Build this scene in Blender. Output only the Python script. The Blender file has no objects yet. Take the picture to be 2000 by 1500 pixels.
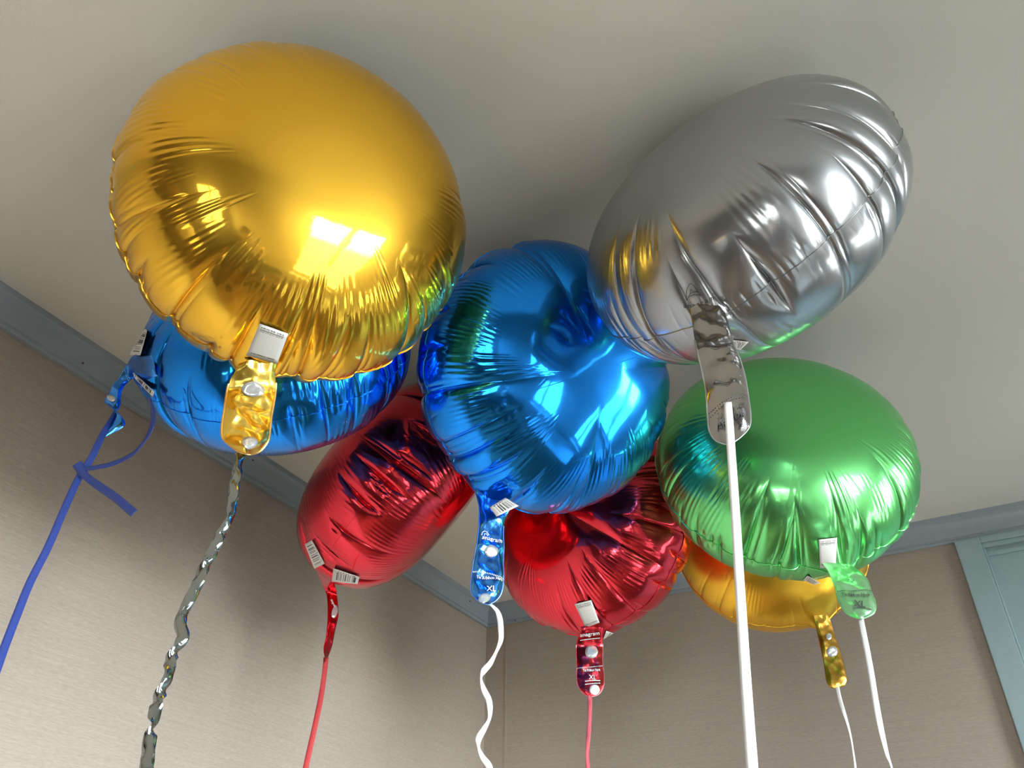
import bpy, bmesh, math, random
import numpy as np
from mathutils import Vector, Matrix, noise
from mathutils.bvhtree import BVHTree

# ------------------------------------------------------------------ camera
F_PX = 1610.0
PITCH, ROLL, HEAD = math.radians(35.65), math.radians(0.36), math.radians(28.4)
CAM = np.array([1.09, -1.89, 1.58])
CEIL = 2.40
XM, YM = 2.32, -4.2
_fh = np.array([-math.sin(HEAD), math.cos(HEAD), 0.0]); _rt = np.array([math.cos(HEAD), math.sin(HEAD), 0.0])
_up = np.array([0, 0, 1.0])
FW = _fh * math.cos(PITCH) + _up * math.sin(PITCH)
_u = -_fh * math.sin(PITCH) + _up * math.cos(PITCH)
RT = _rt * math.cos(ROLL) + _u * math.sin(ROLL)
UP = -_rt * math.sin(ROLL) + _u * math.cos(ROLL)
S = bpy.context.scene
C = S.collection
cd = bpy.data.cameras.new('camera'); cam = bpy.data.objects.new('camera', cd); C.objects.link(cam)
cd.sensor_width = 36; cd.lens = 36 * F_PX / 2000; cd.clip_start = 0.02; cd.clip_end = 60
cam.matrix_world = Matrix(((RT[0], UP[0], -FW[0], CAM[0]), (RT[1], UP[1], -FW[1], CAM[1]), (RT[2], UP[2], -FW[2], CAM[2]), (0, 0, 0, 1)))
S.camera = cam
# ------------------------------------------------------------------ light and exposure
S.view_settings.view_transform = 'Standard'; S.view_settings.look = 'None'; S.view_settings.gamma = 1
S.view_settings.use_curve_mapping = False
S.view_settings.exposure = 0.0
S.cycles.use_denoising = True
S.cycles.max_bounces = 12; S.cycles.diffuse_bounces = 5; S.cycles.glossy_bounces = 6; S.cycles.transparent_max_bounces = 8
S.cycles.caustics_reflective = False; S.cycles.caustics_refractive = False
world = bpy.data.worlds.new('daylight'); S.world = world; world.use_nodes = True
wn = world.node_tree; bg = wn.nodes['Background']
geo = wn.nodes.new('ShaderNodeTexCoord'); sep = wn.nodes.new('ShaderNodeSeparateXYZ'); ramp = wn.nodes.new('ShaderNodeValToRGB')
wn.links.new(geo.outputs['Generated'], sep.inputs[0])
mr = wn.nodes.new('ShaderNodeMapRange'); mr.inputs[1].default_value = -1; mr.inputs[2].default_value = 1
wn.links.new(sep.outputs['Z'], mr.inputs[0]); wn.links.new(mr.outputs[0], ramp.inputs[0])
e = ramp.color_ramp.elements
e[0].position = 0.0; e[0].color = (.09, .09, .08, 1); e[1].position = 1.0; e[1].color = (.70, .88, 1.04, 1)
for p, c in ((.42, (.10, .10, .09, 1)), (.44, (.58, .60, .58, 1)), (.56, (.56, .65, .68, 1)), (.70, (.78, .94, 1.04, 1))):
    k = e.new(p); k.color = c
wn.links.new(ramp.outputs[0], bg.inputs['Color']); bg.inputs['Strength'].default_value = 66.0
WIN = [  # window openings: wall axis, lo, hi, z0, z1
    ('x', -2.30, -1.42, 0.85, 2.24),
    ('x', -0.85, -0.30, 0.85, 2.24),
    ('y', 1.25, 2.20, 0.70, 1.72)]  # unseen rear window, added to brighten the back wall
for i, (ax, lo, hi, z0, z1) in enumerate(WIN):
    L = bpy.data.lights.new('window_daylight_portal', 'AREA'); L.shape = 'RECTANGLE'; L.size = hi - lo; L.size_y = z1 - z0
    L.cycles.is_portal = True
    o = bpy.data.objects.new('window_daylight_portal', L); C.objects.link(o)
    if ax == 'x':
        o.location = (XM + 0.10, (lo + hi) / 2, (z0 + z1) / 2); o.rotation_euler = (math.pi / 2, 0, math.pi / 2)
    else:
        o.location = ((lo + hi) / 2, YM - 0.10, (z0 + z1) / 2); o.rotation_euler = (math.pi / 2, 0, 0)
# unseen floor lamp added behind the photographer as warm fill for the left
FILL_LAMPS = [((0.55, -3.3, 1.55), 9.0, (1.0, .72, .45))]

# ------------------------------------------------------------------ helpers
def at_h(x, y, D):
    """point on a pixel's ray at horizontal forward distance D from the camera"""
    v = FW * F_PX + RT * (x - 1000) - UP * (y - 750)
    return CAM + v * (D / float(v @ _fh))
def hdist(p): return float((np.array(p) - CAM) @ _fh)
def proj(p):
    d = np.atleast_2d(p) - CAM; z = d @ FW
    return np.stack([1000 + F_PX * (d @ RT) / z, 750 - F_PX * (d @ UP) / z], -1)
def tag(o, label=None, cat=None, group=None, kind=None):
    for k, v in (('label', label), ('category', cat), ('group', group), ('kind', kind)):
        if v: o[k] = v
    return o
def mesh_obj(name, V, Fc, mat, parent=None, smooth=True, uv=None):
    me = bpy.data.meshes.new(name); me.from_pydata([tuple(map(float, v)) for v in V], [], Fc); me.update()
    if smooth: me.polygons.foreach_set('use_smooth', [True] * len(me.polygons))
    if mat: me.materials.append(mat)
    if uv is not None:
        l = me.uv_layers.new(name='uv'); idx = np.empty(len(me.loops), dtype=int); me.loops.foreach_get('vertex_index', idx)
        l.data.foreach_set('uv', np.asarray(uv, dtype=float)[idx].ravel())
    o = bpy.data.objects.new(name, me); C.objects.link(o)
    if parent: o.parent = parent
    return o
def boxes(name, L, mat, parent=None, bevel=0.0):
    V = []; Fc = []
    for a, b in L:
        n = len(V); V += [(x, y, z) for x in (a[0], b[0]) for y in (a[1], b[1]) for z in (a[2], b[2])]
        Fc += [tuple(n + i for i in f) for f in ((0, 1, 3, 2), (4, 6, 7, 5), (0, 4, 5, 1), (2, 3, 7, 6), (0, 2, 6, 4), (1, 5, 7, 3))]
    o = mesh_obj(name, V, Fc, mat, parent, smooth=False)
    if bevel:
        m = o.modifiers.new('bevel', 'BEVEL'); m.width = bevel; m.segments = 2; m.limit_method = 'ANGLE'
    return o
def empty(name, loc=(0, 0, 0)):
    o = bpy.data.objects.new(name, None); o.location = loc; C.objects.link(o); return o
def child_fix(o, root):   # geometry is in world coordinates, root is moved to its base
    o.parent = root; o.matrix_parent_inverse = Matrix.Translation(-Vector(root.location))
    return o
def new_mat(name):
    m = bpy.data.materials.new(name); m.use_nodes = True
    return m, m.node_tree, m.node_tree.nodes['Principled BSDF']
def plain(name, col, rough=.5, metal=0.0, bump=0.0, bscale=200, spec=.5):
    m, t, b = new_mat(name); b.inputs['Base Color'].default_value = (*col, 1); b.inputs['Roughness'].default_value = rough
    b.inputs['Metallic'].default_value = metal; b.inputs['Specular IOR Level'].default_value = spec
    n = t.nodes.new('ShaderNodeTexNoise'); n.inputs['Scale'].default_value = bscale; n.inputs['Detail'].default_value = 4
    tc = t.nodes.new('ShaderNodeTexCoord'); t.links.new(tc.outputs['Object'], n.inputs['Vector'])
    mx = t.nodes.new('ShaderNodeMix'); mx.data_type = 'RGBA'; mx.inputs[6].default_value = (*[c * .93 for c in col], 1); mx.inputs[7].default_value = (*[min(1, c * 1.06) for c in col], 1)
    t.links.new(n.outputs[0], mx.inputs[0]); t.links.new(mx.outputs[2], b.inputs['Base Color'])
    if bump:
        bm = t.nodes.new('ShaderNodeBump'); bm.inputs['Strength'].default_value = bump; bm.inputs['Distance'].default_value = .002
        t.links.new(n.outputs[0], bm.inputs['Height']); t.links.new(bm.outputs[0], b.inputs['Normal'])
    return m
def foil(name, col, r1, r2, mixf, edge=None):
    """metallised film: a sharp and a satin lobe"""
    m, t, b = new_mat(name); out = t.nodes['Material Output']
    b.inputs['Base Color'].default_value = (*col, 1); b.inputs['Metallic'].default_value = 1; b.inputs['Roughness'].default_value = r1
    b2 = t.nodes.new('ShaderNodeBsdfPrincipled'); b2.inputs['Base Color'].default_value = (*col, 1); b2.inputs['Metallic'].default_value = 1; b2.inputs['Roughness'].default_value = r2
    mx = t.nodes.new('ShaderNodeMixShader'); mx.inputs[0].default_value = mixf
    t.links.new(b.outputs[0], mx.inputs[1]); t.links.new(b2.outputs[0], mx.inputs[2]); t.links.new(mx.outputs[0], out.inputs[0])
    tc = t.nodes.new('ShaderNodeTexCoord'); n = t.nodes.new('ShaderNodeTexNoise'); n.inputs['Scale'].default_value = 14; n.inputs['Detail'].default_value = 5
    t.links.new(tc.outputs['Object'], n.inputs['Vector'])
    bm = t.nodes.new('ShaderNodeBump'); bm.inputs['Strength'].default_value = .12; bm.inputs['Distance'].default_value = .004
    t.links.new(n.outputs[0], bm.inputs['Height'])
    for q in (b, b2): t.links.new(bm.outputs[0], q.inputs['Normal'])
    return m

# ------------------------------------------------------------------ materials
def ceiling_mat():
    m, t, b = new_mat('ceiling_paint'); tc = t.nodes.new('ShaderNodeTexCoord')
    n = t.nodes.new('ShaderNodeTexNoise'); n.inputs['Scale'].default_value = 420; n.inputs['Detail'].default_value = 2
    n2 = t.nodes.new('ShaderNodeTexNoise'); n2.inputs['Scale'].default_value = 1.2
    for q in (n, n2): t.links.new(tc.outputs['Object'], q.inputs['Vector'])
    r = t.nodes.new('ShaderNodeMix'); r.data_type = 'RGBA'; r.inputs[6].default_value = (.755, .755, .70, 1); r.inputs[7].default_value = (.80, .80, .75, 1)
    t.links.new(n2.outputs[0], r.inputs[0]); t.links.new(r.outputs[2], b.inputs['Base Color']); b.inputs['Roughness'].default_value = .8
    bm = t.nodes.new('ShaderNodeBump'); bm.inputs['Strength'].default_value = .3; bm.inputs['Distance'].default_value = .0006
    t.links.new(n.outputs[0], bm.inputs['Height']); t.links.new(bm.outputs[0], b.inputs['Normal'])
    return m
def wallpaper_mat(axis):
    m, t, b = new_mat('grasscloth_wallpaper'); tc = t.nodes.new('ShaderNodeTexCoord')
    mp = t.nodes.new('ShaderNodeMapping'); sc = [8, 8, 420]; mp.inputs['Scale'].default_value = sc
    t.links.new(tc.outputs['Object'], mp.inputs['Vector'])
    n = t.nodes.new('ShaderNodeTexNoise'); n.inputs['Scale'].default_value = 1.0; n.inputs['Detail'].default_value = 5; n.inputs['Roughness'].default_value = .65
    t.links.new(mp.outputs[0], n.inputs['Vector'])
    mp2 = t.nodes.new('ShaderNodeMapping'); mp2.inputs['Scale'].default_value = (90, 90, 700); t.links.new(tc.outputs['Object'], mp2.inputs['Vector'])
    n2 = t.nodes.new('ShaderNodeTexNoise'); n2.inputs['Scale'].default_value = 1.0; n2.inputs['Detail'].default_value = 3; t.links.new(mp2.outputs[0], n2.inputs['Vector'])
    ad = t.nodes.new('ShaderNodeMath'); ad.operation = 'MULTIPLY_ADD'; ad.inputs[1].default_value = .55; t.links.new(n2.outputs[0], ad.inputs[0])
    ml = t.nodes.new('ShaderNodeMath'); ml.operation = 'MULTIPLY'; ml.inputs[1].default_value = .45; t.links.new(n.outputs[0], ml.inputs[0]); t.links.new(ml.outputs[0], ad.inputs[2])
    cr = t.nodes.new('ShaderNodeValToRGB'); cr.color_ramp.elements[0].position = .32; cr.color_ramp.elements[1].position = .68
    cr.color_ramp.elements[0].color = (.345, .288, .248, 1); cr.color_ramp.elements[1].color = (.455, .392, .345, 1)
    t.links.new(ad.outputs[0], cr.inputs[0]); t.links.new(cr.outputs[0], b.inputs['Base Color']); b.inputs['Roughness'].default_value = .75
    bm = t.nodes.new('ShaderNodeBump'); bm.inputs['Strength'].default_value = .4; bm.inputs['Distance'].default_value = .001
    t.links.new(ad.outputs[0], bm.inputs['Height']); t.links.new(bm.outputs[0], b.inputs['Normal'])
    return m
def plank_mat():
    m, t, b = new_mat('floor_laminate'); tc = t.nodes.new('ShaderNodeTexCoord')
    br = t.nodes.new('ShaderNodeTexBrick'); br.inputs['Scale'].default_value = 1.0; br.inputs['Brick Width'].default_value = 1.2; br.inputs['Row Height'].default_value = .19
    br.inputs['Mortar Size'].default_value = .002; br.inputs['Color1'].default_value = (.30, .19, .11, 1); br.inputs['Color2'].default_value = (.38, .25, .15, 1); br.inputs['Mortar'].default_value = (.08, .05, .03, 1)
    t.links.new(tc.outputs['Object'], br.inputs['Vector']); t.links.new(br.outputs[0], b.inputs['Base Color']); b.inputs['Roughness'].default_value = .4
    return m
def barcode_mat(name, k, style=0):
    """white paper label: bars along u; style 0 = full barcode, 1 = small print at both ends"""
    m, t, b = new_mat(name); uv = t.nodes.new('ShaderNodeUVMap'); sp = t.nodes.new('ShaderNodeSeparateXYZ'); t.links.new(uv.outputs[0], sp.inputs[0])
    def M(op, a, c=None, d=None):
        q = t.nodes.new('ShaderNodeMath'); q.operation = op
        for i, v in enumerate((a, c, d)):
            if v is None: continue
            if isinstance(v, (int, float)): q.inputs[i].default_value = v
            else: t.links.new(v, q.inputs[i])
        return q.outputs[0]
    u, v = sp.outputs[0], sp.outputs[1]
    def inr(x, a, c): return M('MULTIPLY', M('GREATER_THAN', x, a), M('LESS_THAN', x, c))
    w = t.nodes.new('ShaderNodeTexWhiteNoise'); w.noise_dimensions = '1D'
    if style == 0:
        t.links.new(M('FLOOR', M('MULTIPLY_ADD', u, 46.0, float(k))), w.inputs['W'])
        mask = M('MULTIPLY', M('GREATER_THAN', w.outputs[0], .48), M('MULTIPLY', inr(u, .12, .9), inr(v, .16, .8)))
        w2 = t.nodes.new('ShaderNodeTexWhiteNoise'); w2.noise_dimensions = '1D'; t.links.new(M('FLOOR', M('MULTIPLY_ADD', u, 40.0, 7.0 + k)), w2.inputs['W'])
        mask = M('MAXIMUM', mask, M('MULTIPLY', M('GREATER_THAN', w2.outputs[0], .45), M('MULTIPLY', inr(u, .2, .86), inr(v, .84, .92))))
    else:
        t.links.new(M('FLOOR', M('MULTIPLY_ADD', u, 60.0, float(k))), w.inputs['W'])
        a1 = M('MULTIPLY', M('GREATER_THAN', w.outputs[0], .3), inr(v, .9, .925))
        a2 = inr(v, .83, .85); a3 = M('MULTIPLY', M('GREATER_THAN', w.outputs[0], .25), M('MAXIMUM', inr(v, .79, .805), inr(v, .865, .875)))
        a4 = M('MULTIPLY', inr(v, .1, .12), M('GREATER_THAN', w.outputs[0], .15))
        mask = M('MULTIPLY', M('MAXIMUM', M('MAXIMUM', a1, a2), M('MAXIMUM', a3, a4)), inr(u, .1, .9))
    mx = t.nodes.new('ShaderNodeMix'); mx.data_type = 'RGBA'; mx.inputs[6].default_value = (.74, .75, .74, 1); mx.inputs[7].default_value = (.05, .05, .055, 1)
    t.links.new(mask, mx.inputs[0]); t.links.new(mx.outputs[2], b.inputs['Base Color']); b.inputs['Roughness'].default_value = .45
    return m
M_ceil = ceiling_mat(); M_wall = wallpaper_mat(0)
M_trim = plain('blue_grey_gloss_paint', (.33, .395, .46), .35, bump=.1, bscale=60)
M_door = plain('pale_teal_paint', (.32, .44, .48), .5, bump=.12, bscale=80)
M_floor = plank_mat()
M_white = plain('white_gloss_paint', (.8, .8, .78), .3)
COL = dict(gold=(.86, .50, .048), silver=(.375, .395, .42), blue=(.018, .29, 1.0), red=(.80, .05, .075), green=(.19, .70, .23))
M_foil = dict(gold=foil('gold_foil', COL['gold'], .065, .36, .38), silver=foil('silver_satin_foil', COL['silver'], .16, .38, .5),
              blue=foil('blue_foil', COL['blue'], .075, .30, .32), red=foil('red_foil', COL['red'], .07, .3, .3),
              green=foil('green_satin_foil', COL['green'], .14, .36, .5), gold_back=foil('gold_satin_foil', COL['gold'], .26, .42, .5))
def lite(c, f=.3): return tuple(min(1, v * (1 - f) + f * .9) for v in c)
M_tab = dict(gold=foil('lit_gold_tab_foil', (.95, .68, .13), .10, .36, .5), silver=foil('silver_tab_foil', (.42, .40, .385), .08, .25, .3), blue=foil('blue_tab_foil', lite(COL['blue'], .06), .08, .3, .35),  # gold and blue lightened for window light; silver warmed for the reflected room
             red=foil('red_tab_foil', COL['red'], .1, .3, .3), green=foil('lit_green_tab_foil', lite(COL['green'], .3), .14, .4, .6), gold_back=foil('wall_reflection_gold_tab_foil', (.50, .27, .045), .2, .4, .5))  # green lightened for window light; back gold darkened for the wall it reflects
M_edge = {k: foil(k + '_sealed_edge', tuple(min(1, c * .75 + .22) for c in COL[k]), .25, .45, .5) for k in COL}
M_clear = plain('clear_valve_film', (.62, .64, .66), .18, metal=.55)
M_ink = plain('black_print', (.03, .03, .035), .5)
M_inkw = plain('white_print', (.8, .82, .85), .5)
M_ribw = plain('white_ribbon', (.86, .87, .88), .35); M_ribb = plain('royal_blue_ribbon', (.03, .06, .28), .3)
M_ribr = plain('red_ribbon', (.52, .055, .06), .35); M_ribp = plain('pink_red_ribbon', (.50, .09, .12), .35)
M_holo = foil('silver_holographic_ribbon', (.36, .39, .39), .05, .2, .2)

# ------------------------------------------------------------------ room shell
def struct(o): o['kind'] = 'structure'; return o
WX, WY = -0.012, 0.012    # wall planes behind the cornice
T = .12
struct(boxes('floor', [((WX - T, YM - T, -.1), (XM + T, WY + T, 0))], M_floor))
struct(boxes('ceiling', [((WX - T, YM - T, CEIL), (XM + T, WY + T, CEIL + .12))], M_ceil))
struct(boxes('wall_left', [((WX - T, YM - T, 0), (WX, WY + T, CEIL))], M_wall))
wb = struct(boxes('wall_back', [((WX, WY, 0), (XM + T, WY + T, CEIL))], M_wall))
boxes('wallpaper_seam', [((.046, WY - .0012, 0), (.0505, WY, CEIL - .05))], plain('wallpaper_edge', (.40, .335, .28), .7), wb)
(_, a0, a1, z0, z1), (_, b0, b1, _z, _y), (_, c0, c1, w0, w1) = WIN
struct(boxes('wall_right', [((XM, YM - T, 0), (XM + T, WY, z0)), ((XM, YM - T, z1), (XM + T, WY, CEIL)), ((XM, YM - T, z0), (XM + T, a0, z1)), ((XM, a1, z0), (XM + T, b0, z1)), ((XM, b1, z0), (XM + T, WY, z1))], M_wall))
struct(boxes('wall_front', [((WX, YM - T, 0), (c0, YM, CEIL)), ((c1, YM - T, 0), (XM, YM, CEIL)), ((c0, YM - T, 0), (c1, YM, w0)), ((c0, YM - T, w1), (c1, YM, CEIL))], M_wall))
gm, gt, gb = new_mat('window_glass'); go = gt.nodes['Material Output']
tr = gt.nodes.new('ShaderNodeBsdfTransparent'); gl = gt.nodes.new('ShaderNodeBsdfGlossy'); gl.inputs['Roughness'].default_value = .02
fr = gt.nodes.new('ShaderNodeFresnel'); fr.inputs[0].default_value = 1.45; gx = gt.nodes.new('ShaderNodeMixShader')
gt.links.new(fr.outputs[0], gx.inputs[0]); gt.links.new(tr.outputs[0], gx.inputs[1]); gt.links.new(gl.outputs[0], gx.inputs[2]); gt.links.new(gx.outputs[0], go.inputs[0])
for i, (ax, lo, hi, z0, z1) in enumerate(WIN):
    w = struct(empty('window_%d' % (i + 1), (XM + .05, (lo + hi) / 2, z0) if ax == 'x' else ((lo + hi) / 2, YM - .05, z0)))
    def bx(a0, a1, b0, b1, d0, d1):   # along, z, depth
        return ((XM + d0, a0, b0), (XM + d1, a1, b1)) if ax == 'x' else ((a0, YM - d1, b0), (a1, YM - d0, b1))
    mid = (lo + hi) / 2; f = .055
    child_fix(boxes('window_frame', [bx(lo, lo + f, z0, z1, .02, .08), bx(hi - f, hi, z0, z1, .02, .08), bx(lo, hi, z0, z0 + f, .02, .08), bx(lo, hi, z1 - f, z1, .02, .08), bx(mid - .03, mid + .03, z0, z1, .02, .08)], M_white, bevel=.004), w)
    child_fix(boxes('pane', [bx(lo + f, mid - .03, z0 + f, z1 - f, .045, .049)], gm), w)
    child_fix(boxes('pane', [bx(mid + .03, hi - f, z0 + f, z1 - f, .045, .049)], gm), w)
    child_fix(boxes('window_sill', [bx(lo - .05, hi + .05, z0 - .03, z0, -.14, .0)], M_white, bevel=.006), w)

def cornice(name, along, lo, hi):
    """small moulded cornice: cove with two steps; profile (out, z)"""
    pr = [(0, 2.3425), (.0075, 2.3425), (.008, 2.3465), (.0055, 2.348), (.0055, 2.3515), (.0085, 2.353)]
    for k in range(9):
        a = k / 8 * math.pi / 2
        pr.append((.0085 + .0125 * (1 - math.cos(a)) * .75, 2.3545 + .034 * math.sin(a)))
    pr += [(.020, 2.3905), (.0205, 2.399), (.0205, CEIL), (0, CEIL)]
    V = []; Fc = []; n = len(pr)
    for s in (lo, hi):
        for o_, z in pr:
            # mitre at the corner
            if along == 'y': V.append((WX + o_, (s - o_) if s == hi and hi == WY else s, z))
            else: V.append(((s + o_) if s == lo and lo == WX else s, WY - o_, z))
    for k in range(n):
        j = (k + 1) % n; Fc.append((k, j, n + j, n + k))
    Fc += [tuple(range(n)), tuple(range(2 * n - 1, n - 1, -1))]
    o = mesh_obj(name, V, Fc, M_trim, smooth=False); struct(o)
    bm = bmesh.new(); bm.from_mesh(o.data); bmesh.ops.recalc_face_normals(bm, faces=bm.faces); bm.to_mesh(o.data); bm.free()
    return o
t1 = cornice('trim_1', 'y', YM, WY); t2 = cornice('trim_2', 'x', WX, XM)
M_nail = plain('dark_nail_head', (.02, .02, .02), .5)
def nail(parent, p, r=.0016):
    bm = bmesh.new(); bmesh.ops.create_uvsphere(bm, u_segments=8, v_segments=6, radius=r)
    me = bpy.data.meshes.new('nail'); bm.to_mesh(me); bm.free(); me.materials.append(M_nail)
    o = bpy.data.objects.new('nail', me); o.location = p; C.objects.link(o); o.parent = parent
def on_plane(x, y, ax, val):
    v = FW * F_PX + RT * (x - 1000) - UP * (y - 750); return CAM + v * ((val - CAM[ax]) / v[ax])
for x, y in ((162, 709), (494, 899), (918, 1174)): nail(t1, on_plane(x, y, 0, WX + .0125))
nail(t2, on_plane(1006, 1212, 1, WY - .009))

# door frame at the right end of the back wall
d = struct(empty('door_1', (1.16, 0, 0)))
y0 = WY - .013
child_fix(boxes('door_stile', [((1.150, y0, 0), (1.199, WY, 2.3425))], M_door, bevel=.0015), d)
child_fix(boxes('door_rail', [((1.199, y0, 2.329), (1.95, WY, 2.3425))], M_door, bevel=.0015), d)
child_fix(boxes('door_stile', [((1.95, y0, 0), (1.999, WY, 2.3425))], M_door, bevel=.0015), d)
child_fix(boxes('door_moulding', [((1.199, WY - .009, 2.319), (1.95, WY, 2.329)), ((1.199, WY - .009, 0), (1.2035, WY, 2.319)), ((1.2035, WY - .006, 2.301), (1.95, WY, 2.311))], M_door, bevel=.0015), d)
child_fix(boxes('door_panel', [((1.2035, WY - .001, 0), (1.95, WY, 2.319))], M_door), d)

# ------------------------------------------------------------------ furniture behind the photographer (only the foil mirrors it)
M_dark = plain('dark_brown_veneer', (.05, .03, .022), .3); M_wood = plain('beech_wood', (.45, .29, .15), .4); M_cloth = plain('white_tablecloth', (.78, .76, .72), .7)
M_sofa = plain('charcoal_upholstery', (.04, .042, .05), .8)
wr = tag(empty('wardrobe', (.32, -3.3, 0)), 'dark brown wardrobe against the left wall behind the photographer', 'wardrobe')
child_fix(boxes('body', [((0.0, -4.1, .05), (.58, -2.95, 2.0))], M_dark, bevel=.005), wr)
for k in (0, 1):
    dd = child_fix(boxes('wardrobe_door', [((.58, -4.09 + k * .57, .08), (.60, -3.53 + k * .57, 1.98))], M_dark, bevel=.003), wr)
    yy = -3.57 if k == 0 else -3.49
    h = boxes('handle', [((.60, yy, .95), (.625, yy + .012, 1.1))], M_clear, bevel=.002); h.parent = dd
tb = tag(empty('dining_table', (1.8, -1.2, 0)), 'beech table with pale top under the side window', 'table')
child_fix(boxes('table_top', [((1.55, -1.7, .71), (2.2, -.5, .74))], M_cloth, bevel=.006), tb)
for x in (1.6, 2.1):
    for y in (-1.65, -.6): child_fix(boxes('leg', [((x, y, 0), (x + .05, y + .05, .71))], M_wood, bevel=.004), tb)
sf = tag(empty('sofa', (1.4, -3.7, 0)), 'charcoal sofa below the added rear window', 'sofa')
child_fix(boxes('seat', [((.98, -3.9, .12), (2.1, -3.3, .45))], M_sofa, bevel=.03), sf)
child_fix(boxes('backrest', [((.98, -4.12, .12), (2.1, -3.9, .85))], M_sofa, bevel=.03), sf)
for x in (.82, 2.1): child_fix(boxes('armrest', [((x, -4.12, .1), (x + .16, -3.3, .62))], M_sofa, bevel=.03), sf)
# ------------------------------------------------------------------ added fill lamp
for loc, w, col in FILL_LAMPS:
    r = tag(empty('added_fill_lamp', (loc[0], loc[1] + .6, 0)), 'added floor lamp with a white shade giving warm fill beside the wardrobe', 'lamp')
    lx, ly = loc[0], loc[1] + .6
    def lathe(name, prof, mat, n=32):
        V = []; Fc = []
        for rr, z in prof:
            for i in range(n): V.append((lx + rr * math.cos(2 * math.pi * i / n), ly + rr * math.sin(2 * math.pi * i / n), z))
        for k in range(len(prof) - 1):
            for i in range(n):
                j = (i + 1) % n; Fc.append((k * n + i, k * n + j, (k + 1) * n + j, (k + 1) * n + i))
        return child_fix(mesh_obj(name, V, Fc, mat), r)
    lathe('base', [(0, .0), (.14, .0), (.14, .02), (.015, .03), (0, .03)], M_dark)
    lathe('pole', [(.01, .03), (.01, 1.4), (0, 1.4)], M_dark)
    lathe('lamp_shade', [(.17, 1.35), (.11, 1.62), (.108, 1.62), (.168, 1.35)], M_cloth)
    L = bpy.data.lights.new('fill_lamp_bulb', 'POINT'); L.energy = w; L.color = col; L.shadow_soft_size = .04
    o = bpy.data.objects.new('fill_lamp_bulb', L); o.location = (lx, ly, 1.5); C.objects.link(o); o.parent = r; o.matrix_parent_inverse = Matrix.Translation(-Vector(r.location))

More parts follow.
